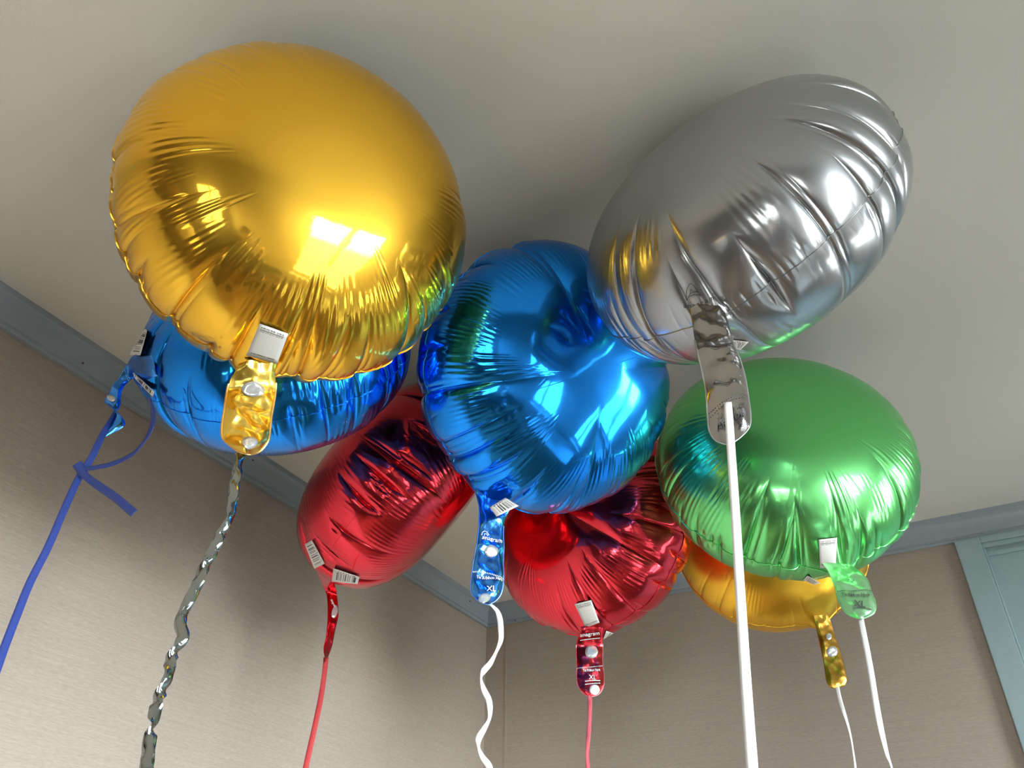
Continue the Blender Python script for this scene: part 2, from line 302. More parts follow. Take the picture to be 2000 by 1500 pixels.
# ------------------------------------------------------------------ foil balloons
def sstep(x, a, b):
    q = np.clip((x - a) / (b - a), 0, 1); return q * q * (3 - 2 * q)
def profile():
    th = np.linspace(0, np.pi / 2, 4001); t = np.sin(th); g = t * t * np.cos(th) / np.sqrt(np.maximum(1 - t ** 4, 1e-14)); g[-1] = 1 / np.sqrt(2)
    cum = np.concatenate([[0], np.cumsum((g[1:] + g[:-1]) / 2 * np.diff(th))]); z = cum[-1] - cum
    ds = np.hypot(np.diff(t), np.diff(z)); s = np.concatenate([[0], np.cumsum(ds)]); s /= s[-1]
    return s, t, z
PS, PT, PZ = profile()
def envelope(name, mat, seed, NS=1000, NR=58, cz=1.0, nk=30, depth=.030, reach=.55, ripple=1.0, facets=None, neck=.07, dent=0, bias=0.0):
    rng = np.random.RandomState(seed)
    q = np.linspace(0, 1, NR + 1)[1:]; s = 1 - (1 - q) ** 1.35 * 1.0
    s = np.clip(s, .008, 1)
    tt = np.interp(s, PS, PT); zz = np.interp(s, PS, PZ)
    # outward normal of the smooth body from the tangent
    dt = np.gradient(tt, s); dz = np.gradient(zz, s); ln = np.hypot(dt, dz); nr = -dz / ln; nz = dt / ln; nr[-1], nz[-1] = 1, 0
    th = np.arange(NS) * 2 * np.pi / NS
    SS, TH = np.meshgrid(s, th, indexing='ij')
    gaps = rng.uniform(.55, 1.6, nk); ck = np.cumsum(gaps); ck = ck / ck[-1] * 2 * np.pi + rng.uniform(0, .2)
    long_ = rng.rand(nk); dk = depth * rng.uniform(.55, 1.25, nk) * (1 - bias + bias * np.cos(ck)); skew = rng.choice([-1, 1], nk)
    wob = np.zeros(NS); lev = rng.uniform(-1, 1, nk) * .008
    idx = np.searchsorted(ck, th) % nk; wob = lev[idx]
    kern = np.hanning(9); kern /= kern.sum(); wob = np.convolve(np.concatenate([wob[-8:], wob, wob[:8]]), kern, 'same')[8:-8]
    out = []
    for side in (1, -1):
        D = np.zeros_like(SS)
        for k in range(nk):
            sin_ = (reach + (1 - reach) * .12 + rng.uniform(-.08, .08)) if long_[k] > .52 else rng.uniform(reach + .18, .9)
            bend = rng.uniform(-.22, .22) if long_[k] > .52 else rng.uniform(-.1, .1)
            w = sstep(SS, sin_, min(sin_ + .4, 1.0))
            c = ck[k] + bend * (1 - SS) ** 1.0
            dlt = (TH - c + np.pi) % (2 * np.pi) - np.pi
            x = dlt * np.interp(SS, PS, PT)
            wd = np.where(x * skew[k] > 0, .12, .036) * (.6 + .4 * long_[k])
            D -= dk[k] * w * (np.exp(-np.abs(x) / wd) * .62 + .38 * np.exp(-np.abs(x) / .010))
            # companion pleat
            if rng.rand() < .6:
                o_ = rng.uniform(.03, .07) * skew[k]; w2 = sstep(SS, min(sin_ + .12, .9), 1.0)
                x2 = x - o_; D -= dk[k] * .3 * w2 * np.exp(-np.abs(x2) / .015)
        # short puckers just inside the seam
        nm = int(nk * 2.0)
        for k in range(nm):
            c = rng.uniform(0, 2 * np.pi); a0 = rng.uniform(.84, .95); dlt = (TH - c - rng.uniform(-.3, .3) * (1 - SS) + np.pi) % (2 * np.pi) - np.pi
            w = sstep(SS, a0, .985); D -= rng.uniform(.002, .0065) * w * np.exp(-np.abs(dlt * .95) / rng.uniform(.006, .014)) * (1 - .3 * sstep(SS, .985, 1))
        # fine tension ripples between folds
        for k in range(nk):
            if rng.rand() > .85 * ripple: continue
            bz = 1 - bias + bias * math.cos(ck[k])
            c0, c1 = ck[k - 1] if k else ck[-1] - 2 * np.pi, ck[k]
            for rep in range(1 + (rng.rand() < .4)):
                sc = rng.uniform(.52, .74) if rep == 0 else rng.uniform(.72, .88); hl = rng.uniform(.07, .16); cc = (c0 + c1) / 2; wdt = (c1 - c0) * .5
                dlt = (TH - cc - rng.uniform(-.25, .25) * (sc - SS) + np.pi) % (2 * np.pi) - np.pi
                w = np.exp(-((SS - sc + .12 * dlt / wdt * rng.uniform(-1, 1)) / hl) ** 4) * np.clip(1 - (dlt / wdt) ** 4, 0, 1)
                lam = rng.uniform(.026, .038); ph = rng.uniform(0, 6)
                amp = .0013 * bz * ripple * rng.uniform(.5, 1.2)
                D += amp * w * np.sin(dlt / lam * 2 * np.pi * sc + ph + .6 * np.sin(dlt * 37 + k))
        if facets:
            for (fa, fd, fw_, fs) in facets:   # angle, depth, width, inner start: long straight creases across the face
                dlt = (TH - fa + np.pi) % (2 * np.pi) - np.pi
                x = np.sin(dlt) * np.interp(SS, PS, PT); on = np.cos(dlt) > 0
                D -= on * fd * sstep(SS, fs, fs + .25) * (1 - .6 * sstep(SS, .7, 1)) * np.exp(-np.abs(x) / fw_)
        if dent:
            X = np.interp(SS, PS, PT) * np.cos(TH); Y = np.interp(SS, PS, PT) * np.sin(TH)
            dd = np.zeros_like(X)
            for k in range(9):
                a = rng.uniform(0, np.pi); c = rng.uniform(-.45, .45); dd += np.abs(X * np.cos(a) + Y * np.sin(a) - c)
            D -= dent * (dd / 9 - .35) * (1 - sstep(SS, .45, .8))
        D[-1] = out[0][1][-1] if out else D[-1]
        out.append((side, D))
    # blend so both faces share the rim displacement
    rim = out[0][1][-1]
    V = []; Fc = []
    nb = neck * np.exp(-((np.minimum(th, 2 * np.pi - th)) / .11) ** 2)
    allv = []
    for side, D in out:
        bl = sstep(SS, .93, 1.0); D = D * (1 - bl) + rim[None, :] * bl
        r = tt[:, None] + nr[:, None] * D; z = (zz[:, None] + nz[:, None] * D) * side * cz
        r = r + nb[None, :] * sstep(SS, .8, 1); z = z * (1 - .35 * (nb / max(neck, 1e-6))[None, :] * sstep(SS, .72, 1))
        z = z + wob[None, :] * sstep(SS, .8, 1.0)
        allv.append(np.stack([r * np.cos(TH), r * np.sin(TH), z], -1))
    f, b = allv
    zc = float(f[0, :, 2].mean())
    verts = np.concatenate([[[0, 0, zc]], f.reshape(-1, 3), b[:-1].reshape(-1, 3), [[0, 0, float(b[0, :, 2].mean())]]])
    i = np.arange(NS); j = (i + 1) % NS
    fi = lambda k: 1 + k * NS
    bi = lambda k: (1 + NR * NS + k * NS) if k < NR - 1 else fi(NR - 1)
    quads = []
    for k in range(NR - 1):
        quads.append(np.stack([fi(k) + i, fi(k + 1) + i, fi(k + 1) + j, fi(k) + j], -1))
        quads.append(np.stack([bi(k) + j, bi(k + 1) + j, bi(k + 1) + i, bi(k) + i], -1))
    quads = np.concatenate(quads); last = len(verts) - 1
    tris = np.concatenate([np.stack([np.zeros(NS, int), fi(0) + i, fi(0) + j], -1), np.stack([np.full(NS, last), bi(0) + j, bi(0) + i], -1)])
    me = bpy.data.meshes.new(name); nv, nq, nt = len(verts), len(quads), len(tris)
    me.vertices.add(nv); me.vertices.foreach_set('co', verts.ravel())
    me.loops.add(nq * 4 + nt * 3); me.loops.foreach_set('vertex_index', np.concatenate([quads.ravel(), tris.ravel()]).astype(np.int32))
    me.polygons.add(nq + nt); ls = np.concatenate([np.arange(nq) * 4, nq * 4 + np.arange(nt) * 3]).astype(np.int32); me.polygons.foreach_set('loop_start', ls)
    me.update(calc_edges=True); me.validate(); me.polygons.foreach_set('use_smooth', np.ones(nq + nt, bool)); me.materials.append(mat)
    return me, f[-1], rng     # mesh, rim loop
def flange(name, rim, rng, mat, wdt=.006):
    """thin heat-sealed strip around the seam"""
    n = len(rim); st = 3; R_ = rim[::st]; n = len(R_)
    d = R_.copy(); d[:, 2] = 0; d /= np.linalg.norm(d, axis=1)[:, None]
    zj = np.cumsum(rng.randn(n)) ; zj -= np.linspace(zj[0], zj[-1], n); zj = zj / max(1e-6, np.abs(zj).max()) * .003
    rows = []
    for (o, t) in ((-.012, .0008), (wdt, .0012), (wdt + .001, 0), (wdt, -.0012), (-.012, -.0008)):
        p = R_ + d * o; p[:, 2] += t + (zj if o > 0 else 0); rows.append(p)
    V = np.concatenate(rows); Fc = []
    for k in range(4):
        for i in range(n):
            j = (i + 1) % n; Fc.append((k * n + i, (k + 1) * n + i, (k + 1) * n + j, k * n + j))
    return mesh_obj(name, V, Fc, mat)

def resample(P, n):
    P = np.array(P, float)
    if len(P) > 2:   # light Catmull-Rom densify
        Q = []
        for i in range(len(P) - 1):
            p0, p1, p2, p3 = P[max(i - 1, 0)], P[i], P[i + 1], P[min(i + 2, len(P) - 1)]
            for t in np.linspace(0, 1, 12, endpoint=False):
                Q.append(.5 * ((2 * p1) + (-p0 + p2) * t + (2 * p0 - 5 * p1 + 4 * p2 - p3) * t * t + (-p0 + 3 * p1 - 3 * p2 + p3) * t ** 3))
        Q.append(P[-1]); P = np.array(Q)
    s = np.concatenate([[0], np.cumsum(np.linalg.norm(np.diff(P[:, :2], axis=0), axis=1))]); s /= s[-1]
    q = np.linspace(0, 1, n); return np.stack([np.interp(q, s, P[:, k]) for k in range(P.shape[1])], -1)
class Tab:
    """filling neck of a balloon: flat crumpled foil tab bounded by two outlines (pixels of the photograph turned into points at distance D)"""
    def __init__(self, left, right, D0, D1, seed, crumple=.0022, nu=26, nv=70, puff=.0022, side=(0, 0), on=None):
        self.L = resample(left, nv); self.R = resample(right, nv); self.nu, self.nv = nu, nv
        self.G = np.zeros((nv, nu, 3)); self.px = np.zeros((nv, nu, 2)); rs = np.random.RandomState(seed)
        off = Vector(rs.uniform(-50, 50, 3))
        ridges = [(rs.uniform(0, np.pi), rs.uniform(-.05, .05), rs.uniform(.3, 1)) for _ in range(10)]
        Dh = None
        if on is not None:
            hs = []
            for f in (.3, .5, .7):
                p = self.L[0] * (1 - f) + self.R[0] * f; h = on.hit(p[0], p[1])
                if h: hs.append(hdist(CAM + h[1] * h[0]))
            if hs: Dh = float(np.mean(hs)) + .002
        for v in range(nv):
            fv = v / (nv - 1); D = D0 + (D1 - D0) * fv
            if Dh is not None: w = float(sstep(np.array(fv), 0, .3)); D = Dh * (1 - w) + D * w
            for u in range(nu):
                fu = u / (nu - 1); p = self.L[v] * (1 - fu) + self.R[v] * fu; self.px[v, u] = p[:2]
                P = at_h(p[0], p[1], D + side[0] * (fu - .5) * 2 * (1 - fv) + side[1] * (fu - .5) * 2 * fv)
                self.G[v, u] = P
        self.N = np.zeros_like(self.G)
        du = np.gradient(self.G, axis=1); dv = np.gradient(self.G, axis=0); N = np.cross(du, dv)
        ln = np.linalg.norm(N, axis=2, keepdims=True); good = ln[..., 0] > 1e-9; N = np.where(ln > 1e-9, N / np.maximum(ln, 1e-12), 0)
        m = N[good].mean(0); m /= np.linalg.norm(m)
        if m @ (CAM - self.G[nv // 2, nu // 2]) < 0: N = -N; m = -m
        self.m = m; self.N[:] = m
        h = np.zeros((nv, nu)); pf = np.zeros((nv, nu))
        for v in range(nv):
            for u in range(nu):
                fu = u / (nu - 1); fv = v / (nv - 1); p = self.G[v, u]
                e = min(1, 4 * fu * (1 - fu) * 1.6) * min(1, (1 - fv) * 8)
                q = Vector(p * 32) + off
                dd, _ = noise.voronoi(q); cell = dd[0]; cell2 = noise.voronoi(q * 2.3)[0][0]
                h[v, u] = crumple * (e * .8 + .2) * (1.6 * (cell - .4) + .7 * (cell2 - .35) + 1.2 * noise.noise(q * .6))
                pf[v, u] = puff * e
        self.h, self.pf = h, pf
        self.front = self.G + self.N * (h + pf)[..., None]; self.back = self.G + self.N * (h - pf)[..., None] - self.m * .0002
    def build(self, name, mat, parent):
        nv, nu = self.nv, self.nu; V = np.concatenate([self.front.reshape(-1, 3), self.back.reshape(-1, 3)]); Fc = []; o = nv * nu
        for v in range(nv - 1):
            for u in range(nu - 1):
                a = v * nu + u; Fc.append((a, a + 1, a + nu + 1, a + nu)); Fc.append((o + a, o + a + nu, o + a + nu + 1, o + a + 1))
            for u in (0, nu - 1):
                a = v * nu + u; Fc.append((a, a + nu, o + a + nu, o + a) if u == 0 else (a, o + a, o + a + nu, a + nu))
        ob = child_fix(mesh_obj(name, V, Fc, mat), parent); self.ob = ob
        bm = bmesh.new(); bm.from_mesh(ob.data); bmesh.ops.remove_doubles(bm, verts=bm.verts, dist=2e-5); bmesh.ops.recalc_face_normals(bm, faces=bm.faces); bm.to_mesh(ob.data); bm.free()
        ob.data.polygons.foreach_set('use_smooth', [True] * len(ob.data.polygons))
        return ob
    def edge(self, mat, parent, v0=.12, w=.0011):
        k0 = int(v0 * self.nv); path = [self.G[v, 0] + self.N[v, 0] * self.h[v, 0] for v in range(k0, self.nv)] + [self.G[v, -1] + self.N[v, -1] * self.h[v, -1] for v in range(self.nv - 2, k0 - 1, -1)]
        P = np.array(path); V = []; Fc = []; n = 6
        for i, p in enumerate(P):
            t = P[min(i + 1, len(P) - 1)] - P[max(i - 1, 0)]; t /= max(np.linalg.norm(t), 1e-9); b = np.cross(t, self.m); b /= max(np.linalg.norm(b), 1e-9)
            for k in range(n):
                a = 2 * math.pi * k / n; V.append(p + b * w * math.cos(a) + self.m * w * .6 * math.sin(a))
        for i in range(len(P) - 1):
            for k in range(n): Fc.append((i * n + k, i * n + (k + 1) % n, (i + 1) * n + (k + 1) % n, (i + 1) * n + k))
        return child_fix(mesh_obj('sealed_edge', V, Fc, mat), parent)
    def surf(self, fu, fv, off=.0005):
        x = min(max(fu, 0), 1) * (self.nu - 1); y = min(max(fv, 0), 1) * (self.nv - 1); i = min(int(y), self.nv - 2); j = min(int(x), self.nu - 2); a = y - i; b = x - j
        q = lambda A: A[i, j] * (1 - a) * (1 - b) + A[i + 1, j] * a * (1 - b) + A[i, j + 1] * (1 - a) * b + A[i + 1, j + 1] * a * b
        return q(self.front) + self.m * off
    def at_px(self, x, y, off=.0005):
        d = np.hypot(self.px[..., 0] - x, self.px[..., 1] - y); i = np.unravel_index(d.argmin(), d.shape)
        best = (1e9, 0, 0)
        for a in np.linspace(-1, 1, 9):
            for b in np.linspace(-1, 1, 9):
                fu = (i[1] + b) / (self.nu - 1); fv = (i[0] + a) / (self.nv - 1)
                if 0 <= fu <= 1 and 0 <= fv <= 1:
                    X = fu * (self.nu - 1); Y = fv * (self.nv - 1); ii = min(int(Y), self.nv - 2); jj = min(int(X), self.nu - 2); aa = Y - ii; bb = X - jj
                    q = self.px[ii, jj] * (1 - aa) * (1 - bb) + self.px[ii + 1, jj] * aa * (1 - bb) + self.px[ii, jj + 1] * (1 - aa) * bb + self.px[ii + 1, jj + 1] * aa * bb
                    e_ = (q[0] - x) ** 2 + (q[1] - y) ** 2
                    if e_ < best[0]: best = (e_, fu, fv)
        return self.surf(best[1], best[2], off)

def patch(name, mat, fn, parent, n=7, m=7, thick=.00025, poly=None):
    """thin sheet laid on a surface through fn(a, b) -> point; poly(a, b) may trim it to a disc"""
    V = []; uv = []; Fc = []
    for i in range(m + 1):
        for j in range(n + 1):
            V.append(fn(j / n, i / m)); uv.append((j / n, 1 - i / m))
    for i in range(m):
        for j in range(n):
            a = i * (n + 1) + j; Fc.append((a, a + 1, a + n + 2, a + n + 1))
    o = mesh_obj(name, V, Fc, mat, uv=uv); child_fix(o, parent)
    s = o.modifiers.new('solid', 'SOLIDIFY'); s.thickness = thick; s.offset = 0
    return o
def disc(name, mat, tab, cx, cy, rx, ry, parent, off=.0008, ang=0):
    V = [tab.at_px(cx, cy, off)]; Fc = []; n = 28; ca, sa = math.cos(ang), math.sin(ang)
    for k, rr in enumerate((.5, 1)):
        for i in range(n):
            a = 2 * math.pi * i / n; dx, dy = rr * rx * math.cos(a), rr * ry * math.sin(a)
            V.append(tab.at_px(cx + dx * ca - dy * sa, cy + dx * sa + dy * ca, off))
    for i in range(n):
        j = (i + 1) % n; Fc += [(0, 1 + i, 1 + j), (1 + i, 1 + n + i, 1 + n + j, 1 + j)]
    o = child_fix(mesh_obj(name, V, Fc, mat), parent); s = o.modifiers.new('solid', 'SOLIDIFY'); s.thickness = .0003; s.offset = 0
    return o
_fonts = {}
def text_mesh(txt):
    cu = bpy.data.curves.new('t', 'FONT'); cu.body = txt; cu.size = 1; cu.resolution_u = 3; cu.offset = .01
    o = bpy.data.objects.new('t', cu); C.objects.link(o); bpy.context.view_layer.update()
    me = bpy.data.meshes.new_from_object(o.evaluated_get(bpy.context.evaluated_depsgraph_get())); bpy.data.objects.remove(o)
    V = np.array([v.co[:] for v in me.vertices]); Fc = [tuple(p.vertices) for p in me.polygons]; bpy.data.meshes.remove(me)
    V[:, 0] -= V[:, 0].min(); return V, Fc
def print_text(name, txt, x, y, h, ang, surf, mat, parent, wid=None, bold=0.0):
    """lettering laid flat on a surface; x, y = left end of the baseline, h = cap height, ang = direction (y down)"""
    V, Fc = text_mesh(txt); sx = sy = h / .7
    if wid: sx = wid / max(V[:, 0].max(), 1e-6)
    ca, sa = math.cos(ang), math.sin(ang); P = []
    for v in V:
        a, b = v[0] * sx, -v[1] * sy; P.append(surf(x + a * ca - b * sa, y + a * sa + b * ca))
    o = child_fix(mesh_obj(name, P, Fc, mat, smooth=False), parent); return o
def print_line(name, pts, w, surf, mat, parent, dash=None):
    V = []; Fc = []; pts = resample(pts, 60 if dash is None else 120)
    for i in range(len(pts) - 1):
        if dash and (i // dash) % 2: continue
        a, b = pts[i][:2], pts[i + 1][:2]; t = b - a; t = t / max(np.hypot(*t), 1e-6); n = np.array([-t[1], t[0]]) * w / 2; k = len(V)
        V += [surf(*(a + n)), surf(*(a - n)), surf(*(b - n)), surf(*(b + n))]; Fc.append((k, k + 1, k + 2, k + 3))
    return child_fix(mesh_obj(name, V, Fc, mat, smooth=False), parent)

class Balloon:
    def __init__(self, foilkey, label, Cc, a, n, x, seed, group=None, **kw):
        Cc, n, x = np.array(Cc, float), np.array(n, float), np.array(x, float); n /= np.linalg.norm(n); x -= n * (x @ n); x /= np.linalg.norm(x); y = np.cross(n, x)
        self.C, self.a, self.n, self.x, self.y = Cc, a, n, x, y
        self.key = 'gold' if foilkey.startswith('gold') else foilkey
        r = empty('foil_balloon', tuple(Cc)); tag(r, label, 'balloon', 'round foil balloons floating against the ceiling'); self.root = r
        me, rim, rng = envelope('envelope', M_foil[foilkey], seed, **kw)
        B = Matrix(((x[0], y[0], n[0], 0), (x[1], y[1], n[1], 0), (x[2], y[2], n[2], 0), (0, 0, 0, 1))) @ Matrix.Scale(a, 4)
        me.transform(B); me.update()
        o = bpy.data.objects.new('envelope', me); C.objects.link(o); o.parent = r; self.env = o
        fl = flange('seam_flange', rim, rng, M_foil[foilkey]); fl.data.transform(B); fl.parent = r
        nv = len(me.vertices); co = np.empty(nv * 3); me.vertices.foreach_get('co', co); self.co = co.reshape(-1, 3) + Cc
        q = [tuple(v) for v in self.co]; self.bvh = BVHTree.FromPolygons(q, [tuple(p.vertices) for p in me.polygons])
        self.D = hdist(Cc + x * a)
        qq = proj(self.co); print('BALLOON %-10s bbox %s top %.3f tail base px %s D %.3f' % (foilkey, np.round([qq[:, 0].min(), qq[:, 1].min(), qq[:, 0].max(), qq[:, 1].max()]), self.co[:, 2].max(), np.round(proj(Cc + x * a)[0]), self.D))
    def hit(self, x, y, off=.0012):
        v = FW * F_PX + RT * (x - 1000) - UP * (y - 750); v /= np.linalg.norm(v)
        h = self.bvh.ray_cast(Vector(CAM), Vector(v))
        return None if h[0] is None else (h[3], v)
    def drape(self, quad, off=.002, n=8, flat=None):
        """depth of a sheet stuck on the balloon: smooth quadratic fit to the surface under it"""
        TL, TR, BR, BL = [np.array(q, float) for q in quad]; A = []; b = []
        f = lambda a, c: (TL * (1 - a) + TR * a) * (1 - c) + (BL * (1 - a) + BR * a) * c
        for i in range(n):
            for j in range(n):
                a, c = j / (n - 1), i / (n - 1); p = f(a, c); h = self.hit(*p)
                if h and (flat is None or abs(h[0] - flat) < .08): A.append([1, a, c, a * a, c * c, a * c]); b.append(h[0])
        if len(b) > 12:
            k = np.linalg.lstsq(np.array(A), np.array(b), rcond=None)[0]; r = np.abs(np.array(A) @ k - b); sh = 1.0 * max(0, (np.array(A) @ k - b).max())
        else:
            k = np.array([np.linalg.norm(at_h(*f(.5, .5), self.D) - CAM), 0, 0, 0, 0, 0]); sh = 0
        def fn(a, c):
            p = f(a, c); v = FW * F_PX + RT * (p[0] - 1000) - UP * (p[1] - 750); v /= np.linalg.norm(v)
            return CAM + v * (k @ np.array([1, a, c, a * a, c * c, a * c]) - sh - off)
        return fn
    def label(self, quad, mat, label=None, rot=0, off=.001):
        o = patch('barcode_sticker', mat, self.drape(quad[rot:] + quad[:rot], off=off), self.root)
        if label: o['label'] = label
        return o

# ---- ribbons
def ribbon(name, pts, mat, D0, D1, W, label=None, parent=None, tw=None, cat='ribbon', n=160, wave=0.0, seed=0, group=None, kink=0.0):
    """flat curling ribbon; pts = centreline with optional third value = visible fraction of its width (the rest is twist)"""
    P = np.array([(p[0], p[1], p[2] if len(p) > 2 else 1.0) for p in pts], float); Q = resample(P, n); rs = np.random.RandomState(seed)
    V = []; Fc = []; cen = []
    for i in range(n):
        f = i / (n - 1); D = D0 + (D1 - D0) * f; cen.append(at_h(Q[i, 0], Q[i, 1], D))
    cen = np.array(cen); sg = 1
    for i in range(n):
        t = cen[min(i + 1, n - 1)] - cen[max(i - 1, 0)]; t /= np.linalg.norm(t); v = cen[i] - CAM; v /= np.linalg.norm(v)
        b = np.cross(t, v); b /= np.linalg.norm(b); c = np.cross(b, t); w = min(1, max(.05, Q[i, 2])); s_ = math.sqrt(max(0, 1 - w * w))
        ang = kink * (noise.noise(Vector((i * .16 + seed * 7.3, 0, 0))) * 1.9 + .3 * math.sin(i * .3 + seed))
        dirn = b * w + c * s_
        nrm = np.cross(t, dirn); cc = cen[i] + nrm * wave * math.sin(i * .4 + seed) + nrm * kink * .003 * noise.noise(Vector((i * .12, seed, 3)))
        dirn = dirn * math.cos(ang) + nrm * math.sin(ang)
        for k in (-1, -.33, .33, 1): V.append(cc + dirn * W / 2 * k + nrm * (1 - k * k) * W * .06)
    for i in range(n - 1):
        for k in range(3): a = i * 4 + k; Fc.append((a, a + 1, a + 5, a + 4))
    o = mesh_obj(name, V, Fc, mat)
    s = o.modifiers.new('solid', 'SOLIDIFY'); s.thickness = .0003; s.offset = 0
    if parent: child_fix(o, parent)
    elif label: tag(o, label, cat, group)
    return o, cen
#@@BALLOONS
G = 'round foil balloons floating against the ceiling'
PI = math.pi
def offs(b, D=0): return b.D + D
# 1 ---- large gold, upper left
g = Balloon('gold', 'large gold foil balloon at upper left with crumpled gold neck tab', (.617, -1.476, 2.217), .1795, (.821, -.493, -.288), (-.246, .149, -.958), 11, NS=1400, NR=72, nk=30, depth=.044, reach=.40, ripple=1.2, bias=.26)
tg = Tab([(464, 711), (459, 726), (447, 748), (437, 800), (432, 840), (437, 860), (460, 880), (484, 889)],
         [(543, 708), (537, 728), (539, 760), (531, 810), (526, 850), (521, 866), (506, 883), (484, 889)], g.D - .004, g.D - .018, 3, crumple=.0062, puff=.002, side=(.006, .015), on=g)
tg.build('neck_tab', M_tab['gold'], g.root); tg.edge(M_edge['gold'], g.root, .2)
g.label([(507, 632), (563, 652), (541, 711), (481, 694)], barcode_mat('label_print_gold', 3, 1))
disc('valve_patch', M_clear, tg, 491, 765, 22, 12, g.root, ang=.25); disc('valve_patch', M_clear, tg, 481, 872, 15, 12, g.root)
ribbon('curling_ribbon', [(470, 880), (467, 900, .9), (463, 925), (458, 948), (454, 985), (446, 1020, .8), (428, 1050, .9), (416, 1076), (400, 1106), (384, 1144), (370, 1172), (358, 1196, .9), (352, 1220), (358, 1244), (344, 1266, .9), (334, 1290), (328, 1320, .8), (316, 1348), (304, 1384), (297, 1420, .85), (291, 1456), (286, 1500), (272, 1580), (262, 1680)],
       M_holo, g.D - .014, g.D - .08, .0086, 'crinkled silver metallic ribbon hanging from the large gold balloon', n=200, seed=2, kink=.6)
# 2 ---- silver, upper right
s = Balloon('silver', 'silver satin foil balloon at upper right seen along its seam', (1.010, -1.245, 2.225), .1765, (-.259, -.891, .374), (-.171, -.338, -.925), 23, NS=1400, NR=72, nk=26, depth=.055, reach=.35, ripple=.6)
ts = Tab([(1346, 606), (1352, 634), (1359, 674), (1371, 726), (1378, 767), (1382, 815), (1386, 844), (1400, 862), (1424, 869)],
         [(1414, 600), (1421, 626), (1430, 662), (1444, 702), (1454, 736), (1460, 772), (1465, 808), (1464, 832), (1449, 851), (1424, 869)], s.D - .03, s.D - .055, 8, crumple=.0062, puff=.0014, on=s)
ts.build('neck_tab', M_tab['silver'], s.root); ts.edge(M_edge['silver'], s.root, .2, .0007)
sf_ = lambda x, y: ts.at_px(x, y, .0026)
print_line('dashed_line', [(1383, 813), (1400, 806), (1420, 800), (1440, 792), (1461, 785)], 2.0, sf_, M_ink, s.root, dash=3)
print_text('lettering', 'Tie Ribbon Here', 1400, 824, 6.5, -.27, sf_, M_ink, s.root, wid=58)
print_text('lettering', 'HELIUM', 1403, 839, 9, -.28, sf_, M_ink, s.root, wid=54)
print_text('lettering', 'XL', 1440, 841, 9, -.25, sf_, M_ink, s.root, wid=20)
def on_balloon(b, off=.0015):
    def f(x, y):
        h = b.hit(x, y); d = h[0] if h else np.linalg.norm(at_h(x, y, b.D) - CAM)
        v = FW * F_PX + RT * (x - 1000) - UP * (y - 750); v /= np.linalg.norm(v); return CAM + v * (d - off)
    return f
ob = s.drape([(1325, 545), (1400, 545), (1400, 615), (1325, 615)], off=.0015)
so = lambda x, y: ob((x - 1325) / 75, (y - 545) / 70)
# printed emblem: a letter A with three arcs and the word below, curved on the film
print_line('emblem', [(1341, 587), (1341, 570), (1344, 559), (1349, 554), (1354, 557), (1361, 567), (1369, 577)], 1.3, so, M_ink, s.root)
print_line('emblem', [(1341, 587), (1346, 580), (1354, 576), (1362, 576), (1369, 577)], 1.3, so, M_ink, s.root)
print_line('emblem', [(1344, 580), (1349, 573), (1356, 570), (1363, 570)], 1.3, so, M_ink, s.root)
print_line('emblem', [(1348, 573), (1349, 565), (1353, 570)], 1.3, so, M_ink, s.root)
print_line('emblem', [(1360, 603), (1366, 605), (1371, 601)], 1.2, so, M_ink, s.root)
for k, ch in enumerate('anagram'):
    f = k / 6; print_text('lettering', ch, 1336 + 50 * f, 602 + 4 * math.sin(f * PI) - 15 * f, 8.5, -.28, so, M_ink, s.root, wid=6.0 if ch != 'm' else 9)
s.label([(1429, 664), (1462, 668), (1445, 684), (1434, 680)], barcode_mat('label_print_silver', 9, 0), off=.0008)
ribbon('flat_ribbon', [(1421, 786), (1424, 820), (1428, 880), (1436, 1000), (1447, 1180), (1458, 1350), (1469, 1500), (1480, 1640), (1490, 1760)], M_ribw, s.D - .066, s.D - .15, .0058,
       'straight white ribbon stuck to the neck of the silver balloon', n=80, seed=1)
# 3 ---- bright blue, centre
fac = [(2.2, .03, .10, .15), (-2.3, .035, .09, .1), (-.9, .025, .08, .2), (.6, .03, .09, .15)]
b = Balloon('blue', 'bright blue mirror foil balloon in the centre of the cluster', (.715, -1.094, 2.222), .181, (.783, -.427, -.452), (-.500, -.001, -.866), 37, NS=1300, NR=70, nk=24, depth=.05, reach=.38, ripple=1.15, facets=fac, dent=.08)
tb_ = Tab([(925, 955), (934, 985), (935, 1021), (930, 1066), (922, 1111), (919, 1147), (923, 1163), (938, 1176), (955, 1181)],
          [(1000, 990), (988, 1012), (983, 1034), (984, 1070), (983, 1102), (983, 1129), (980, 1156), (970, 1172), (955, 1181)], b.D - .012, b.D - .025, 5, crumple=.0045, puff=.002, side=(.004, .013), on=b)
tb_.build('neck_tab', M_tab['blue'], b.root); tb_.edge(M_edge['blue'], b.root, .2, .0008)
bf = lambda x, y: tb_.at_px(x, y, .0014)
print_line('dashed_line', [(922, 1118), (945, 1122), (965, 1129), (983, 1134)], 2.2, bf, M_inkw, b.root, dash=3)
print_text('lettering', 'anagram', 938, 1056, 8, .18, bf, M_inkw, b.root, wid=40)
print_line('emblem', [(938, 1048), (940, 1042), (947, 1041), (952, 1048)], 1.4, bf, M_inkw, b.root); print_line('emblem', [(942, 1050), (945, 1045), (950, 1050)], 1.2, bf, M_inkw, b.root)
print_text('lettering', 'Tie Ribbon Here', 928, 1131, 6, .15, bf, M_inkw, b.root, wid=50)
print_text('lettering', 'XL', 946, 1158, 11, .1, bf, M_inkw, b.root, wid=17)
disc('valve_patch', M_clear, tb_, 957, 1079, 13, 11, b.root, ang=.3); disc('valve_patch', M_clear, tb_, 944, 1170, 11, 8, b.root)
